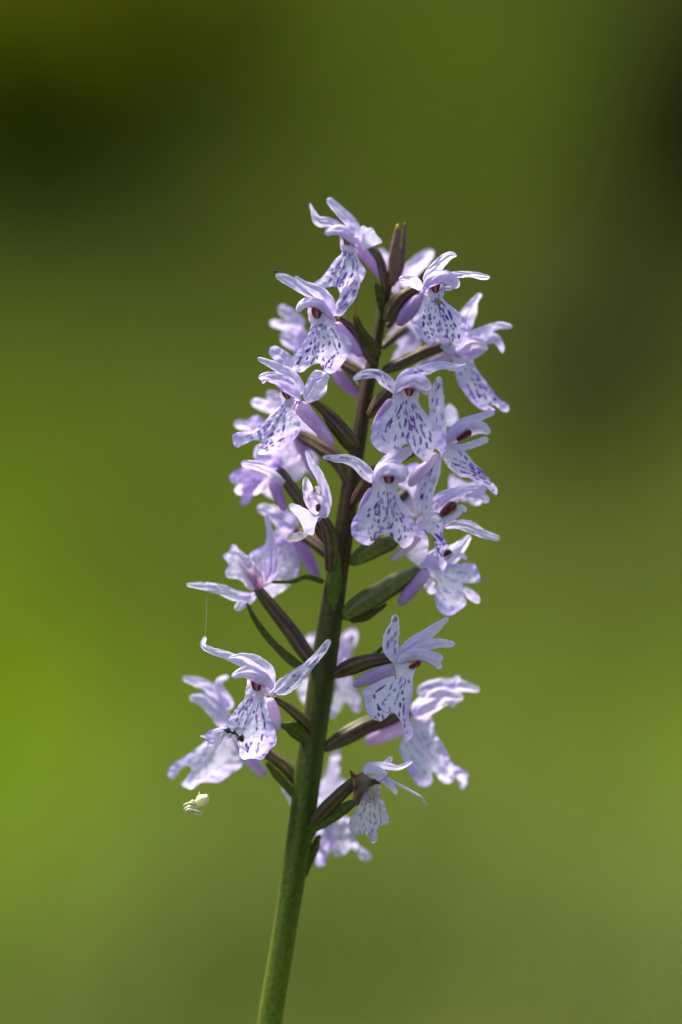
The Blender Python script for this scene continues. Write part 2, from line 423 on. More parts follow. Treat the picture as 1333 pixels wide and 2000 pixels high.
shrub(1390, 290, 3.9, .13, .30, (.034, .040, .008), 4600, 'tall narrow dark shrub standing alone on the bank', seed=5, leaf=.022)
shrub(1270, 560, 3.3, .07, .20, (.055, .058, .016), 2600, 'slender dark olive sapling below the tall narrow shrub', seed=6, leaf=.016)
shrub(1140, 870, 2.8, .075, .17, (.062, .062, .022), 2600, 'low brownish olive shrub halfway up the bank', seed=9, leaf=.014)

# ------------------------------------------------------------------ the orchid
STEM = "440,5800,70 452,4600,66 478,3200,56 506,2250,50 527,2000,47 546,1880,46 562,1780,46 578,1680,48 592,1590,50 603,1500,52 615,1420,50 628,1330,50 640,1250,48 652,1170,44 666,1080,40 678,1000,37 690,920,34 703,850,29 714,780,27 726,720,25 737,665,22 748,605,20 757,565,17 766,535,14"
base = W(440, 5800, 0)
orchid = empty('orchid', base, 'pale lilac spotted orchid spike on a green stem', 'orchid')
def stem_cols(t, an, rib, seed):
    # t runs up the whole stem: lit brightness painted into the green low down, dimmer above, flushed brown-purple among the flowers
    f = np.clip((t-.80)/.09, 0, 1)
    c = mixc(mixc(G1*np.array((1.1, .95, .8)), G1*.35, np.clip((t-.72)/.07, 0, 1)), BG*np.array((.36, .30, .30)), f)
    c = mixc(c, BP, np.clip(.35*math.cos(rib)+.6*nz(seed, t*30, an*.8), 0, .6)*f)
    return mixc(c, G2*.95, np.clip(.2*math.cos(rib+1)+.15+.3*nz(seed+5, t*20, an), 0, .5)*(1-f*.75))
tube('stem', orchid, STEM, 0, 0, stem_cols, M_STALK, ribs=5, ribamp=.05, twist=6, sides=28, step=6)

CUR = {}
def flower(x, y, d, r=12, label=None, x1=None, y1=None, tint=.5):
    """flower = the little perianth tube where ovary, sepals and lip meet; everything else hangs from it"""
    org = W(x, y, d)
    x1 = x if x1 is None else x1; y1 = y+6 if y1 is None else y1
    P = [(x, y, r*.9), ((x+x1)/2, (y+y1)/2+.01, r*1.15), (x1+.5, y1+.5, r*.9)]
    f = tube('flower', orchid, P, d-10, d, spur_cols(tint), M_PETAL, sides=12, step=2)
    # move the origin to the tube itself
    off = Vector(org)-ORIG[f.name]
    f.data.transform(Matrix.Translation(-off)); f.location = Vector(org)-ORIG[orchid.name]; ORIG[f.name] = Vector(org)
    if label: f['label'] = label
    CUR['f'], CUR['d'] = f, d; return f
def sepal(pts, da=0, db=-8, **k): return ribbon('sepal', CUR['f'], pts, CUR['d']+da, CUR['d']+db, **k)
def petal(pts, da=0, db=-4, **k): return ribbon('petal', CUR['f'], pts, CUR['d']+da, CUR['d']+db, **k)
def hood(pts, da=10, db=2, **k):
    k.setdefault('cup', .75); k.setdefault('tint', .28); k.setdefault('edge', 1); k.setdefault('base', 'last'); k.setdefault('veins', .15)
    return ribbon('hood', CUR['f'], pts, CUR['d']+da, CUR['d']+db, **k)
def lip(pts, d0=2, d1=22, kind='lip', **k):
    k.setdefault('drop', 12); k.setdefault('bow', 8); k.setdefault('tint', .12); k.setdefault('lift', 3)
    return sheet('lip', CUR['f'], pts, CUR['d']+d0, CUR['d']+d1, kind=kind, **k)
def blade(pts, d0=0, d1=0, name='petal', **k): return sheet(name, CUR['f'], pts, CUR['d']+d0, CUR['d']+d1, **k)
def spur(pts, da=-10, db=-28, tint=.55, **k): return tube('spur', CUR['f'], [(x, y, w*.86) for x, y, w in parse(pts)], CUR['d']+da, CUR['d']+db, spur_cols(tint), M_PETAL, sides=14, **k)
def ovary(pts, da=-14, db=0, green=.0, **k):
    """da is relative to the flower, db is the absolute depth where it meets the stem"""
    k.setdefault('bow', 4)
    pts = [(x, y, w*.88) for x, y, w in parse(pts)]
    return tube('ovary', CUR['f'], pts, CUR['d']+da, db, ovary_cols(green), M_STALK, ribs=6, ribamp=.15, twist=2.0, sides=24, step=4, **k)
def bract(pts, da=0, db=0, green=.5, tip=0, **k):
    k.setdefault('cup', .22)
    return ribbon('bract', CUR['f'], pts, da, db, cols=bract_cols(green, tip), mat=M_BRACT, thick=3, **k)
def column(x0, y0, x1, y1, w, d=6, c=WINE, pale=True, neck=None):
    """anther column: two wine-red pouches with a pale rostellum between them, in a pale throat"""
    k = 1.15 if pale else 1.1
    if pale: y0 -= 8
    def cols(t, an, rib, seed):
        s = abs(math.cos(an)); up = np.clip(1.25-t, 0, 1)
        q = (math.exp(-(s/.24)**2)*np.clip(t*2.2-.35, 0, 1)+np.clip((math.cos(3*an)*.5-.2), 0, .3)*t) if pale else np.clip((s-.55)/.4, 0, 1)*.8+np.clip(.5*nz(seed, t*5, an*1.5), 0, .3)
        return mixc(c*(.5+.5*up), np.array((.62, .45, .45)), np.clip(q, 0, .85))
    if pale:
        n = (w*2.1) if neck is None else neck
        ex, ey = (x1-x0)/math.hypot(x1-x0, y1-y0), (y1-y0)/math.hypot(x1-x0, y1-y0)
        def tc(T, S, seed):
            TT, SS = np.meshgrid(T, S, indexing='ij')
            C = mixc(np.array((.74, .66, .74)), np.array((.60, .42, .52)), np.clip(.5-.5*SS*SS, 0, 1))
            return mixc(C, PURP*.6, np.exp(-((TT-.82)/.05)**2)*.35*(abs(SS) < .6))
        ribbon('throat', CUR['f'], '%g,%g,%g %g,%g,%g %g,%g,%g' % (x0-ex*6, y0-ey*6, n*.9, (x0+x1)/2, (y0+y1)/2, n, x1+ex*16, y1+ey*16, n*.95), CUR['d']+d-2, CUR['d']+d, cup=-.55, cols=tc, wave=.02)
    return tube('column', CUR['f'], [(x0, y0, w*k*1.1), ((x0+x1)/2, (y0+y1)/2, w*k), (x1, y1, w*.6*k)], CUR['d']+d+(-1 if pale else 3), CUR['d']+d-(2 if pale else 0), cols, M_PETAL, sides=24, step=1.2, flat=.28 if pale else .22, cap=True)

# --- top flower
flower(700, 478, 10, 16)
sepal("640,387,14 660,408,20 681,429,24 697,452,22 703,476,14", 6, -4, tint=.25)
sepal("605,396,4 612,414,9 621,431,19 640,435,22 662,445,18 684,462,10", 4, -6, tint=.25)
hood("634,457,12 651,450,18 672,452,23 689,467,24 703,482,12")
blade("704,480 708,461 706,444 711,440 718,446 727,444 735,458 747,473 730,480 714,487", -2, 4, name='sepal', tint=.1)
column(676, 462, 679, 481, 13)
lip("668,476 668,494 655,507 643,524 628,543 609,557 626,565 643,560 658,561 666,573 680,567 693,563 705,551 715,532 711,522 701,507 698,490 702,476")
spur("700,484,22 723,508,26 744,534,25 759,562,12")
ovary("706,480,14 727,488,18 742,508,18 750,540,18 753,575,14", -20, 2)
bract("733,552,6 741,570,16 747,590,20 751,612,14", 8, 10, green=.35)
# --- bud tip crowning the stem
def bud(pts, da, db, label=None, top=True):
    def cols(t, an, rib, seed):
        c = mixc(BG*1.2, BP*1.6, np.clip(.5+.5*math.cos(rib)+.5*nz(seed, t*4, an), 0, 1))
        c = mixc(c, LP, np.clip(math.cos(an+.9)*.5, 0, .35))
        return mixc(c, np.array((.42, .28, .05)), np.clip((.1-t)/.06, 0, 1)) if top else c
    return tube('bud', orchid, pts, da, db, cols, M_STALK, ribs=5, ribamp=.10, twist=1, sides=18, step=3)
bud("778,437,5 776,455,12 773,480,19 771,505,24 769,530,22 764,560,16", 4, 2)
bud("791,434,4 790,460,8 788,490,10 784,520,12 774,550,12", -6, -2, top=False)
# --- flower B
flower(650, 622, 38, 16)
sepal("538,537,8 555,543,18 571,551,20 590,564,18 612,580,14 640,606,8", 10, -8, tint=.2)
sepal("576,539,4 592,553,13 609,562,19 626,572,26 639,587,28 648,606,20 651,620,10", 4, -2, tint=.3)
hood("580,609,10 592,594,18 609,590,21 626,596,22 641,611,16 652,622,8", 14, 4)
sepal("697,535,11 695,549,20 683,572,30 670,595,27 656,616,20", 14, -2, tint=.08, spots=26, cup=-.15)
column(617, 604, 621, 623, 17)
lip("608,612 608,633 603,650 592,669 578,690 563,702 549,714 566,722 590,727 609,713 624,710 632,721 645,730 660,722 674,704 686,683 686,667 674,654 655,641 655,622", 2, 12, drop=9)
spur("655,630,20 674,654,27 695,679,26 708,697,16")
ovary("660,618,14 676,629,18 690,642,19 705,669,20 724,700,18 734,715,10", -22, 8)
bract("692,602,5 697,625,11 710,652,16 727,675,20 740,698,14", 34, 16, green=.1, tip=.2)
# --- flower behind B
flower(586, 655, -70, 22)
sepal("545,598,16 560,610,22 575,620,22 594,636,18", 0, 0, tint=.3)
sepal("527,629,12 550,634,18 572,641,20 594,654,20", 0, 0, tint=.2)
hood("548,652,18 562,660,28 580,672,30 600,684,20", 8, 0, edge=0)
blade("590,640 612,668 618,706 600,715 580,700 574,670", 0, 20, kind='lipfar', name='lip')
ovary("600,664,20 640,690,24 690,720,24 722,738,14", -10, -10)
# --- rear bloom close to the upper stem
flower(668, 712, -62, 20, tint=.4)
blade("664,704 690,690 716,704 726,726 712,744 690,742 672,730", 0, 6, kind='lipfar', name='lip', dens=.3, tint=.08)
sepal("640,668,10 652,684,20 664,704,18", 0, 0, tint=.2)
petal("655,700,20 668,712,26 690,716,18", 4, 4, tint=.3)
spur("650,722,18 668,744,25 690,762,24 712,776,12", 6, 12, tint=.6)
ovary("674,718,14 690,734,20 704,752,24 718,776,14", 16, 0, green=.35)
# --- flower C
flower(585, 780, 72, 18)
sepal("503,700,8 520,706,12 543,717,18 564,731,24 581,750,24 592,770,12", 4, -8, tint=.2)
sepal("529,678,18 541,690,26 556,702,28 575,716,26", -60, -60, tint=.25)
hood("505,738,9 522,736,18 543,740,27 560,752,33 575,769,27 585,783,10", 14, 2, tint=.35)
petal("514,750,5 516,742,9 526,738,10", 12, 12)
blade("592,774 597,752 607,731 620,722 643,733 640,748 635,771 602,787", -4, -26, name='sepal', tint=.05, ripple=4)
petal("600,781,6 606,758,12 618,742,12 633,736,6", 0, -16, tint=.25)
column(557, 768, 563, 780, 12)
lip("553,776 548,790 531,807 514,826 493,841 472,843 455,849 455,862 462,874 480,866 499,860 512,864 510,873 504,886 525,887 548,878 569,864 583,847 587,828 581,813 576,797 578,780", 0, 18)
spur("583,786,34 598,807,34 619,830,31 640,855,24 652,870,10", -10, -25, tint=.4)
ovary("597,776,14 615,784,18 640,807,24 665,834,28 688,862,27 702,874,16", -26, 16)
bract("632,812,6 650,836,12 672,862,16 694,884,14", 22, 14, green=.4)
# --- flower behind C
flower(575, 845, -55, 22)
petal("491,784,14 505,788,20 525,794,22 548,802,18", 0, 0, tint=.15)
blade("570,840 588,800 606,812 622,836 612,862 590,868", -4, 4, tint=.25, name='sepal')
blade("572,852 600,868 622,900 612,930 588,905", -10, -6, tint=.45, name='sepal')
petal("522,765,14 534,774,22 552,788,26 566,806,20", 0, 0, tint=.15)
petal("457,828,16 472,829,20 495,834,22 520,842,20", 0, 0, tint=.2)
blade("572,846 540,840 505,812 485,822 497,850 530,872 565,905 596,906 590,870", 0, 10, kind='lipfar', name='lip', tint=.3)
spur("575,850,26 590,876,26 604,904,24 622,936,16", -5, -10, tint=.5)
ovary("578,846,18 598,856,26 622,871,31 651,891,34 672,918,30 684,956,16", 0, 10)
# --- flower E, seen from behind
flower(546, 912, -8, 22, tint=.9)
sepal("471,905,12 499,908,17 525,920,17 557,946,11", 22, 14, tint=.2, base='first')
sepal("500,872,26 515,885,38 532,898,36 547,915,20", -4, -2, tint=.55)
blade("545,914 552,895 566,878 586,888 586,896 570,908 556,920", -5, 5, tint=.25, name='sepal')
blade("552,914 580,896 594,904 597,920 580,941 562,928", -12, -20, tint=.1)
blade("528,918 500,905 470,915 449,930 455,943 475,948 470,983 479,986 487,983 500,955 515,940", -16, -26, kind='lipfar', name='lip', tint=.75)
petal("458,958,20 476,955,30 500,948,34 520,936,20", -30, -26, tint=.05)
blade("528,925 545,950 542,976 520,968 503,950", -30, -36, tint=.1)
spur("530,934,22 537,950,26 544,968,26 557,998,13", 0, 10, tint=.75)
ovary("546,914,14 555,930,20 566,948,23 584,972,26 604,1000,26 630,1042,24 656,1080,14", 4, 14, green=.1)
# --- small withered flower G
flower(624, 1010, 62, 16, label='withered small flower with browned inner petals', tint=.9)
sepal("597,880,6 611,908,15 625,931,18 636,958,18 643,984,12 636,1004,10", 6, 0, tint=.25)
sepal("597,931,8 601,954,21 609,981,26 620,1006,12", 8, -2, tint=.1)
hood("605,973,7 619,971,13 632,980,24 634,999,22 626,1011,10", 16, 6, edge=0)
blade("620,1008 604,998 585,987 570,983 564,987 570,999 584,1014 597,1040 612,1045 616,1028", 0, 14, name='sepal', tint=.05)
blade("612,955 620,948 626,955 624,968 616,966", 4, 4, tint=0, brown=1.2)
blade("560,1052 572,1042 590,1038 604,1042 590,1054 570,1058", -6, -6, brown=.6, tint=.1)
column(623, 984, 621, 1000, 9, 8, c=np.array((.20, .07, .02)), pale=False)
ovary("626,1008,16 636,1022,23 644,1044,28 648,1075,30 645,1118,20", -8, 22, green=.15)
bract("657,1055,5 655,1080,17 653,1110,26 653,1140,29 651,1170,24 650,1200,6", 33, 20, green=.95, cup=.3)
# --- flower H, seen from behind, and the one above it
flower(502, 1142, 0, 24, tint=.9)
sepal("364,1142,6 392,1144,14 428,1151,20 461,1163,22 492,1166,18", 10, -2, tint=.05)
blade("505,1150 486,1151 469,1132 444,1128 441,1115 447,1102 436,1086 447,1076 455,1063 462,1066 472,1077 494,1099 514,1130", 4, -6, tint=.1, name='sepal')
petal("460,1074,12 474,1092,26 488,1114,36 499,1134,32 505,1154,16", 6, 8, cup=.5, cols=lambda T, S, q: np.array([[mixc(np.array((.74, .66, .80)), np.array((.30, .12, .26)), min(1, max(0, t*1.25-.15+.3*nz(q, t*5, u*2)-.25*abs(u)))) for u in S] for t in T]))
sepal("520,1004,9 528,1043,14 530,1077,25 530,1110,28 520,1138,16", -8, 0, tint=.3)
blade("508,1140 486,1088 516,1065 550,1050 580,1077 581,1124 544,1136", -14, -30, tint=.2, name='lip', kind='lipfar')
blade("508,1146 530,1138 569,1140 545,1160 530,1168 516,1160", -14, -20, tint=.1)
petal("460,1192,10 470,1182,18 486,1170,20 500,1158,12", -8, -6, tint=.2)
ovary("500,1142,14 508,1156,21 539,1196,28 572,1238,32 600,1280,29 618,1304,14", 0, 14)
bract("483,1178,4 494,1202,8 512,1230,10 534,1257,13 566,1287,18 596,1308,14", 10, 16, green=.45)
flower(570, 1040, -60, 26, tint=.6)
hood("503,991,14 525,998,26 550,1012,40 578,1034,40", 0, 0, edge=0, tint=.3)
blade("572,1036 545,1030 528,1060 540,1090 575,1085 590,1060", -8, 4, tint=.35)
spur("570,1050,30 594,1079,32 614,1116,25 624,1134,10", 4, 10, tint=.6)
bract("530,1137,4 572,1135,8 600,1127,9 633,1136,10", 6, 6, green=.8)
ovary("572,1034,20 604,1052,24 640,1080,26 660,1100,16", -6, -12)
# --- flower I (carries the ant)
flower(530, 1352, 62, 18, tint=.15)
sepal("402,1243,7 397,1259,12 415,1271,13 441,1279,16 468,1291,18 500,1308,14", 6, -6, tint=.05)
sepal("446,1285,5 473,1282,14 502,1293,26 523,1312,27 530,1336,16 531,1350,8", 10, 0, tint=.06)
hood("452,1322,7 473,1314,22 494,1315,30 515,1325,29 532,1347,12", 16, 4, tint=.05)
sepal("645,1249,11 633,1267,15 612,1291,17 586,1317,28 557,1340,34 535,1351,20", 14, -4, tint=.04, spots=16, cup=-.2)
column(499, 1328, 503, 1352, 17)
lip("483,1340 478,1362 462,1383 447,1404 431,1420 410,1427 402,1435 391,1438 402,1443 407,1458 426,1448 441,1439 457,1443 468,1460 468,1475 475,1483 494,1481 512,1484 528,1464 540,1451 538,1427 529,1404 523,1383 520,1364 529,1344", dens=.75, tint=0, clear=(454, 1436, 27))
spur("522,1364,28 531,1380,28 538,1400,25 545,1428,13", -16, -30, tint=.15)
ovary("534,1361,12 559,1378,18 586,1401,22 614,1430,18", -20, 16, green=.1)
bract("527,1413,5 552,1417,10 575,1425,26 594,1441,25 616,1462,8", 38, 14, green=.8)
# --- flower J behind I
flower(446, 1400, -42, 30, tint=.3)
sepal("357,1324,8 389,1333,20 418,1351,22 446,1380,20", 0, -6, tint=.25)
sepal("448,1321,9 428,1333,15 433,1357,24 452,1384,28", 2, -6, tint=.1)
hood("370,1363,13 399,1367,25 423,1388,36 444,1416,36", 12, 4, tint=.12, edge=0)
lip("428,1420 399,1451 363,1477 333,1498 329,1515 339,1523 352,1504 368,1495 374,1504 364,1520 354,1532 373,1541 394,1528 428,1527 452,1511 474,1493 468,1462 458,1425", 0, 14, kind='lipfar', dens=.25, tint=.02)
spur("455,1420,30 474,1458,34 492,1486,29 519,1517,20", -8, 0, tint=.3)
ovary("462,1406,24 500,1450,26 530,1476,26 556,1496,28 577,1520,27 592,1552,16", -6, 2, green=.1)
bract("520,1488,5 536,1508,13 555,1530,16 584,1566,8", 6, 4, green=.7)
petal("552,1536,6 562,1548,13 574,1574,8", -16, -8, tint=.1)
# --- flower K behind the stem
flower(640, 1310, -105, 26, tint=.3)
sepal("692,1227,20 680,1254,28 668,1286,28 655,1316,20", 0, 0, tint=.45)
petal("690,1240,10 684,1262,15 676,1290,10", 8, 8, tint=.1, tipc=BROWN)
blade("646,1325 680,1318 692,1335 706,1375 700,1391 688,1385 676,1368 665,1385 650,1402 640,1370", 0, 10, kind='lipfar', name='lip', dens=.3, tint=.02)
blade("650,1310 606,1322 590,1330 582,1350 590,1368 602,1380 630,1360", 0, 4, tint=.02, name='sepal')
petal("597,1250,16 612,1248,24 630,1262,24 642,1296,18", 0, 0, tint=.1)
ovary("644,1306,20 642,1340,26 636,1380,24 626,1410,16", -8, -12)
petal("632,1180,5 634,1205,9 636,1240,12 640,1290,10", 30, 10, tint=.05)
# --- flower L, upper right
flower(826, 570, 50, 16)
sepal("893,500,7 881,499,16 862,512,22 845,531,24 830,553,14", 8, -8, tint=.15)
sepal("958,542,7 942,540,12 919,536,11 895,536,13 870,540,12 850,548,8", 2, -10, tint=.05)
hood("887,564,7 891,554,18 877,544,26 858,542,27 839,554,23 828,571,9", 14, 4, tint=.45)
petal("886,562,7 872,563,10 860,566,8", 4, 4, tint=.6)
sepal("779,545,11 793,545,15 809,551,22 826,566,12", 16, 0, tint=.1)
column(850, 556, 852, 573, 15)
lip("832,567 826,588 818,607 807,622 807,634 816,651 828,666 843,676 849,666 853,653 868,659 879,662 885,672 898,681 908,672 914,655 913,634 904,617 891,605 874,592 864,580 862,566")
spur("824,576,22 809,594,33 793,615,32 777,636,15", -12, -20, tint=.8)
ovary("820,562,14 806,567,19 786,580,26 767,601,28 752,630,14", -18, 10)
tube('pollinium', CUR['f'], "858,574,2.2 857,584,2.6 857,590,8 858,597,7", 66, 70, flatc((.26, .19, .05)), M_STALK, sides=10, step=1.5)
bract("834,523,3 828,535,6 816,552,9 800,572,10", 30, 24, green=.2)
# --- flower behind the top right
flower(790, 580, -75, 20, tint=.6)
sepal("846,489,16 828,504,26 803,529,32 788,560,24", 0, 0, tint=.3)
petal("742,484,14 752,505,24 760,535,22 775,570,16", 10, 10, tint=.15)
petal("770,610,24 782,590,30 800,575,26", 0, 0, tint=.4)
ovary("790,585,20 775,610,22 756,640,16", -4, -14)
# --- flower M, right side view
flower(892, 684, -12, 26, tint=.5)
sepal("941,573,10 927,588,15 917,609,28 906,634,34 898,664,22", -6, -8, tint=.2)
sepal("1002,638,8 977,636,15 950,643,18 929,655,22 905,672,18", 6, 0, tint=.06)
petal("982,690,5 980,678,12 967,662,22 946,660,24 920,672,18", -8, -4, tint=.4)
hood("953,684,9 937,672,22 921,670,27 902,682,22 890,692,12", 14, 4, tint=.2, edge=0)
petal("952,678,8 930,690,16 905,694,16 888,692,10", 4, 2, tint=.8)
petal("846,652,10 860,662,20 878,678,22 892,686,14", 4, 4, tint=.2)
lip("883,689 887,714 891,731 895,748 908,767 923,786 942,800 967,801 954,789 967,792 982,804 993,803 993,791 975,779 956,754 940,733 927,714 920,690", 0, 10, drop=16, kind='lip', dens=.5, tint=.25)
spur("886,692,26 862,702,24 830,714,22 796,732,14", -10, -12, tint=.55)
ovary("884,674,12 870,675,17 841,683,24 803,699,26 772,714,24 746,726,14", -4, 4)
# --- flower N behind M
flower(800, 640, -85, 20, tint=.3)
blade("808,636 824,650 806,672 778,670 757,669 761,650 778,628 798,616", 0, 0, kind='lipfar', name='lip', dens=.2, tint=.08)
blade("800,648 822,668 812,690 790,712 764,716 770,694 784,670", -4, 4, tint=.3)
ovary("798,640,18 775,655,20 745,680,14", -6, -12)
# --- flower O, centre right, facing
flower(776, 766, 80, 18)
sepal("690,741,7 711,731,17 737,731,20 759,749,24 776,767,14", 8, -4, tint=.15, spots=8)
sepal("914,711,5 895,718,14 864,713,16 833,721,22 806,735,26 786,752,14", -4, -6, tint=.2)
sepal("844,728,7 828,726,16 803,729,20 784,742,20 778,760,12", 8, 0, tint=.15, spots=6)
hood("772,771,8 785,752,24 808,745,31 828,751,31 841,764,14", 6, 14, tint=.3, base='first')
petal("838,750,12 834,762,18 826,770,12", 8, 6, tint=.15)
column(800, 756, 800, 775, 16)
lip("770,766 766,790 749,810 734,823 724,834 727,842 724,856 729,869 744,882 765,886 782,876 793,867 803,876 813,889 833,902 844,889 850,877 864,884 871,878 870,853 864,841 849,823 831,805 819,787 817,764", dens=1.15)
spur("768,780,20 752,800,22 738,820,16 730,838,10", -16, -30, tint=.6)
ovary("772,758,14 757,768,22 739,788,26 720,816,14", -24, 14)
# --- flower P, right
flower(866, 868, 18, 20, tint=.3)
sepal("859,735,9 854,767,26 854,797,34 858,833,28 866,862,14", 2, -4, tint=.08, spots=16)
sepal("967,804,12 936,815,15 905,828,20 884,843,18 870,862,10", 2, -4, tint=.3)
hood("958,847,9 941,836,24 915,836,30 890,849,28 870,866,12", 2, 2, tint=.35, edge=0)
column(921, 842, 892, 860, 14, 14, c=np.array((.24, .012, .045)), pale=False)
petal("955,857,12 930,866,15 902,874,14 880,872,10", 16, 8, tint=.1)
lip("859,880 866,868 878,864 896,869 910,882 925,902 943,920 958,938 971,953 970,966 956,957 946,947 936,949 918,934 900,931 884,920 869,902", 4, 12, drop=14, dens=.45)
sepal("823,1003,18 826,986,29 833,950,36 844,917,34 857,885,18", 12, -6, tint=.1, spots=16)
spur("852,884,14 839,904,20 818,926,27 799,950,14", 8, 0, tint=.18)
blade("868,800 880,789 896,812 886,831 868,828", -60, -60, tint=.05)
ovary("862,868,12 830,874,16 790,890,20 740,915,22 700,934,14", -16, -4, green=.2)
# --- flower Q, centre, facing
flower(732, 940, 86, 18)
sepal("630,893,6 655,895,14 680,897,18 701,907,24 719,925,26 733,942,14", 4, -6, tint=.08, spots=5)
sepal("806,877,16 780,891,24 757,902,26 740,918,18 733,936,10", -14, -6, tint=.3)
hood("729,942,8 742,923,22 762,916,29 782,920,29 798,930,15", 4, 14, tint=.12, base='first')
petal("794,934,12 784,936,14 772,938,10", 6, 6, tint=.4)
column(759, 924, 761, 948, 18)
lip("730,938 728,956 721,973 706,991 691,1014 686,1032 691,1050 716,1065 729,1060 739,1045 749,1040 762,1045 775,1058 790,1071 805,1061 811,1047 832,1053 834,1045 813,1022 798,999 785,978 777,958 776,936", dens=1.2)
spur("728,952,14 720,968,20 710,988,18 704,1006,10", -16, -30, tint=.6)
ovary("730,936,14 722,938,22 706,958,24 687,988,14", -24, 14)
# --- pale flower behind P and Q
flower(812, 960, -55, 22, tint=.2)
blade("800,960 775,945 790,915 815,905 832,930 836,1000 805,1008 782,985", 0, 0, tint=.2, name='lip', kind='lipfar', dens=.3)
blade("812,955 840,960 852,990 840,1010 815,1000", 4, 4, tint=.1, name='sepal')
blade("880,925 905,940 945,948 938,985 905,978 880,960", 4, 4, tint=.35, name='sepal')
ovary("800,960,20 760,985,22 710,1005,20 684,1012,12", -6, -12)
# --- flower R, right with big dark throat
flower(850, 1000, 24, 20, tint=.3)
sepal("950,955,18 915,958,20 877,968,24 850,982,24", 0, -8, tint=.35)
sepal("956,980,12 930,964,20 905,966,18", -10, -4, tint=.3)
hood("912,962,14 892,966,24 868,982,24 852,1000,12", 4, 4, tint=.35, edge=0)
column(891, 983, 860, 1008, 19, 12, c=np.array((.24, .012, .05)), pale=False)
petal("911,1001,7 903,992,14 888,1006,16 866,1020,12", 12, 6, tint=.12)
lip("813,1016 828,1004 846,998 860,1008 868,1029 864,1045 873,1060 864,1071 864,1088 873,1100 865,1116 856,1101 851,1075 846,1047 836,1040 828,1046 818,1032", 6, 16, drop=16, dens=.42)
sepal("868,1029,9 890,1024,18 918,1029,22 943,1042,17 977,1053,12", -2, 2, tint=.15, base='first')
spur("828,1030,22 808,1056,24 788,1076,20 763,1094,13", -10, -16, tint=.2)
blade("800,1050 834,1048 832,1098 820,1106 790,1078", -24, -24, tint=.12)
ovary("812,1032,20 776,1050,24 763,1056,38 735,1068,42 704,1087,32 682,1102,16", -12, 8, green=.65)
# --- flower S, lower right, seen from behind
flower(826, 1108, 0, 20, tint=.7)
blade("832,1104 850,1100 888,1100 926,1102 937,1123 938,1136 906,1141 903,1151 911,1179 890,1197 875,1202 855,1189 850,1159 855,1138 838,1122", 0, 6, kind='lipfar', name='lip', dens=.5, tint=.05, drop=8)
petal("903,1148,10 921,1161,18 937,1177,11", -16, -16, tint=.2)
petal("834,1128,16 840,1144,22 848,1160,14", -14, -14, tint=.05)
hood("919,1045,8 904,1063,20 886,1080,34 862,1096,34 838,1106,14", -4, 0, tint=.06, edge=0)
column(880, 1074, 868, 1092, 16, 10, c=np.array((.10, .02, .008)), pale=False)
petal("912,1094,7 902,1084,10 888,1084,12", 4, 4, tint=.2)
sepal("878,1066,8 856,1078,18 836,1094,18 826,1106,10", 4, 2, tint=.35)
petal("818,1106,8 840,1102,13 864,1106,13 888,1106,8", 12, 12, tint=.3)
spur("836,1112,24 819,1134,30 799,1157,30 780,1183,16", 4, 8, tint=.7)
ovary("820,1110,14 806,1120,26 783,1133,37 742,1159,44 704,1181,44 668,1208,24", 0, 8, green=.55)
bract("756,1180,4 736,1194,10 714,1206,14 684,1212,12", 2, 6, green=.15)
# --- flower T, lower right, facing
flower(776, 1294, 56, 18, tint=.3)
sepal("772,1200,12 772,1217,16 765,1246,32 765,1271,29 776,1294,12", 10, -2, tint=.05, spots=16)
sepal("877,1206,8 842,1234,21 808,1257,27 782,1280,18", -6, -10, tint=.2)
sepal("890,1258,11 857,1256,18 822,1263,26 795,1277,24 778,1292,12", 2, -4, tint=.12)
hood("863,1306,9 846,1289,21 822,1279,25 796,1283,22 777,1296,9", 16, 6, tint=.08)
petal("866,1289,13 846,1281,18 824,1284,14", 2, 0, tint=.08, spots=5)
column(822, 1293, 799, 1305, 12, 8, pale=False)
lip("772,1296 774,1317 751,1325 723,1340 708,1348 711,1365 720,1397 742,1409 757,1400 765,1390 777,1400 788,1419 791,1449 805,1439 808,1428 800,1408 801,1380 807,1351 807,1325 812,1300", dens=.85, tint=0)
spur("772,1304,28 740,1317,32 711,1328,27 690,1341,12", -12, -16, tint=.5)
ovary("774,1286,12 762,1286,20 723,1291,30 685,1303,34 648,1320,18", -18, 10)
bract("749,1262,3 738,1274,6 722,1284,8 690,1300,10", 24, 20, green=.3)
# --- flower U behind T
flower(812, 1390, -45, 26, tint=.3)
sepal("937,1348,9 902,1340,22 854,1340,30 817,1356,28", 0, 0, tint=.12)
sepal("896,1319,12 888,1336,15 868,1350,16", 4, 2, tint=.1)
hood("906,1363,14 865,1361,38 828,1380,42 806,1400,20", 12, 4, tint=.12, edge=0)
petal("888,1382,8 882,1372,12 868,1366,12", 10, 10, tint=.1)
lip("806,1396 840,1396 851,1431 868,1459 885,1491 914,1511 912,1531 902,1543 891,1517 882,1530 865,1528 845,1506 844,1528 834,1537 814,1531 800,1508 786,1479 780,1459 791,1434", 0, 14, kind='lipfar', dens=.7, tint=.12, ripple=6)
spur("800,1412,36 751,1434,36 714,1449,24", -6, -6, tint=.25)
ovary("806,1388,20 765,1400,31 717,1417,37 674,1439,35 630,1464,18", -6, 2, green=.15)
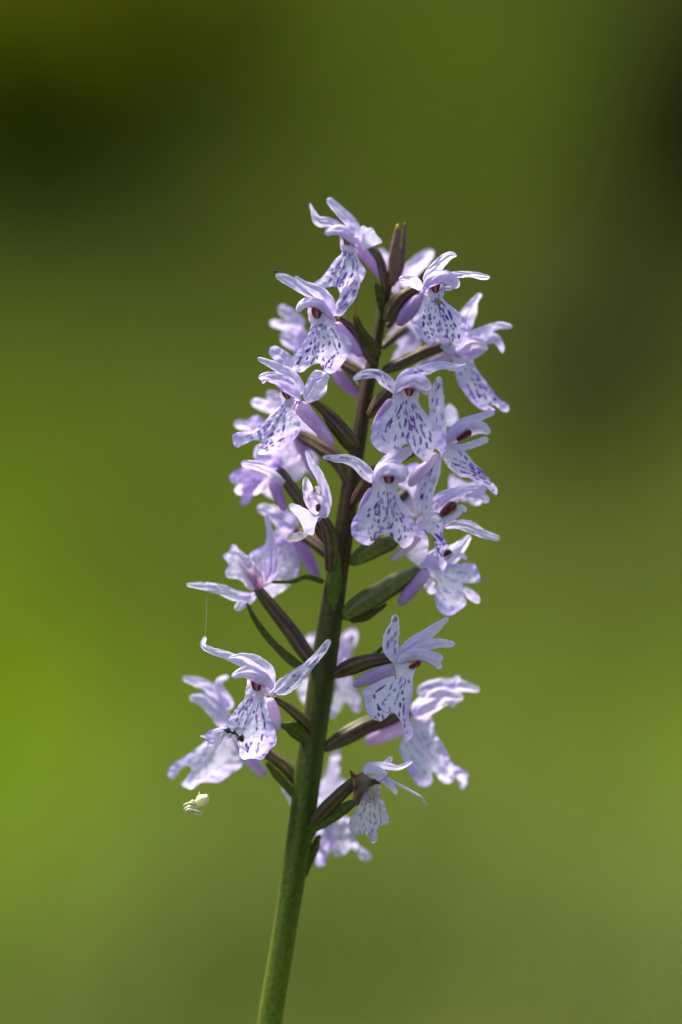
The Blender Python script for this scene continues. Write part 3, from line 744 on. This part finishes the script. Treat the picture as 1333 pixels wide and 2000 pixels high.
# --- flower V, withered, lower right
flower(708, 1520, 44, 16, label='withered flower with brown shrivelled throat and crumpled lip', tint=.1)
lip("703,1526 700,1571 684,1602 685,1622 703,1632 714,1629 728,1647 737,1642 738,1617 760,1606 752,1573 743,1553 741,1524", 2, 12, dens=.6, tint=.0, ripple=6, drop=6, brown=.9)
blade("685,1508 692,1514 708,1512 724,1520 742,1526 722,1538 706,1556 692,1568 690,1536", 26, 22, brown=3, tint=0, ripple=5)
hood("756,1512,8 742,1508,18 724,1503,20 712,1514,12", 16, 10, tint=.0, edge=0)
petal("720,1526,6 740,1519,18 757,1508,10", 22, 16, tint=0, edge=1)
sepal("806,1487,5 780,1499,10 751,1495,14 720,1497,14 710,1510,8", 2, 0, tint=.1)
petal("766,1478,8 756,1490,12 744,1498,10", -30, -20, tint=.15)
sepal("775,1552,6 766,1536,13 751,1524,12 738,1516,8", 8, 6, tint=.05)
sepal("838,1579,3 825,1559,5 808,1548,5 785,1536,5.5 757,1521,6 740,1514,5", 14, 4, tint=.05, tipc=np.array((.35, .24, .10)), cup=.6)
blade("700,1530 692,1536 688,1520 683,1504 690,1508 697,1514 708,1508 718,1518 734,1524 744,1530 728,1534 718,1545 708,1556 700,1574 693,1570 696,1552", 32, 28, brown=3, tint=0, ripple=6)
column(708, 1512, 716, 1532, 18, 4, c=np.array((.09, .035, .008)), pale=False)
ovary("708,1514,12 694,1526,21 666,1551,27 631,1586,28 606,1612,14", -6, 14, green=.05)
bract("700,1562,6 684,1572,17 660,1587,25 630,1604,26 607,1622,20 592,1646,8", 34, 10, green=1.05)
# --- flower W behind the lowest part of the spike
flower(640, 1570, -85, 26, tint=.3)
blade("636,1580 618,1592 624,1540 640,1500 650,1470 664,1467 664,1510 676,1530 660,1560", 0, 0, tint=.25, name='sepal')
blade("630,1586 650,1600 680,1597 690,1625 700,1650 725,1670 712,1683 698,1667 686,1656 672,1669 655,1673 648,1660 640,1676 630,1692 620,1690 617,1650 618,1610", 0, 14, kind='lipfar', name='lip', dens=.25, tint=.0, ripple=8)
petal("640,1600,20 646,1630,26 640,1662,20", 12, 16, tint=.4)
ovary("632,1580,22 618,1600,26 604,1636,20", -6, -14)
bract("624,1630,8 612,1662,18 600,1690,16 594,1715,8", -6, -10, green=.5)

# ------------------------------------------------------------------ small animals and silk
def limb(name, parent, pts, da, db, col, mat, bow=0): return tube(name, parent, pts, da, db, flatc(col), mat, sides=7, step=2, bow=bow)
ad = 97
ant = empty('ant', W(456, 1442, ad-6), 'small black ant crawling on the spotted lip of a flower', 'ant')
tube('body', ant, "438,1426,5 443,1426,12 448,1428,11 451,1429,5 455,1430,8 459,1432,7.5 462,1434,3 463.5,1435,4 465,1436,3.5 468,1438,11 471,1441,14 473,1446,10 474,1450,4", ad, ad, flatc((.008, .006, .006)), M_BUG, sides=16, step=1, cap=True)
for p, b_ in (("442,1431,1.6 437,1436,1.8 435,1444,1.5 429,1454,1.1", 3), ("454,1432,1.6 449,1440,1.8 442,1443,1.3 438,1442,1", 3), ("460,1434,1.6 464,1444,1.7 467,1452,1.4 470,1462,1", 2),
           ("456,1428,1.6 461,1422,1.7 466,1421,1.3 470,1420,1", 3), ("459,1430,1.6 464,1424,1.7 472,1424,1.3 480,1425,1", 3), ("447,1429,1.6 447,1421,1.7 443,1418,1.3 439,1418,1", 3)):
    limb('leg', ant, p, ad, ad-9, (.010, .007, .006), M_BUG, b_)
for p in ("439,1425,1.2 431,1424,1.2 425,1426,1.1 418,1430,1", "440,1427,1.2 433,1430,1.2 426,1434,1"): limb('antenna', ant, p, ad, ad-3, (.010, .007, .006), M_BUG, 3)
CR = (.80, .74, .44); sd = 56
spider = empty('spider', W(382, 1590, sd), 'pale cream crab spider hanging curled on a silk line', 'spider')
tube('body', spider, "364,1583,6 370,1580,14 376,1577,18 382,1574,13 387,1570,18 393,1566,25 398,1561,25 402,1556,17 404,1551,6", sd, sd, flatc(CR, .3), M_SPIDER, sides=18, step=1.2)
for k, (p, z) in enumerate((("384,1573,5 372,1569,6 361,1572,4 358,1576,2", 8), ("384,1577,5 372,1576,6.5 362,1579,4 359,1583,2", 10), ("386,1580,5 376,1583,6.5 366,1587,4 362,1590,2", 11), ("388,1582,5 382,1588,6 390,1592,4 397,1590,2", 9),
           ("372,1579,5 382,1584,6 394,1588,4 398,1587,2", 13), ("384,1570,4.5 377,1564,4.5 371,1566,2.4", 5), ("388,1568,4 389,1557,3.4 390,1546,1.8", 5), ("378,1584,5 368,1581,5 363,1586,2.4", 14))):
    limb('leg', spider, p, sd+z-2, sd+z-4, (.74, .70, .40) if k % 2 else (.62, .57, .28), M_SPIDER, 3)
tube('silk_line', spider, "390,1548,.3 391,1500,.3 393,1470,.3 397,1441,.3", sd+2, 82, flatc((.7, .7, .7)), M_SILK, sides=5, step=4)
th = tube('silk_thread', None, "403,1152,.28 404,1185,.28 403,1215,.28 401,1246,.28", 8, 66, flatc((.7, .7, .7)), M_SILK, sides=5, step=8)
tag(th, 'single fine silk thread stretched between two petals above the ant', 'thread')
fd = 50
fly = empty('midge', W(538, 536, fd), 'tiny black insect perched on the tip of a petal', 'insect')
tube('body', fly, "533,528.5,2 536,530,3.6 539,530.5,3 543,530,1.6", fd, fd, flatc((.01, .01, .01)), M_BUG, sides=8, step=.8)
for p in ("536,530,1 533,533,.9", "538,530.5,1 538,536,.9", "540,530.5,1 544,534,.9"): limb('leg', fly, p, fd, fd-2, (.012, .01, .01), M_BUG)
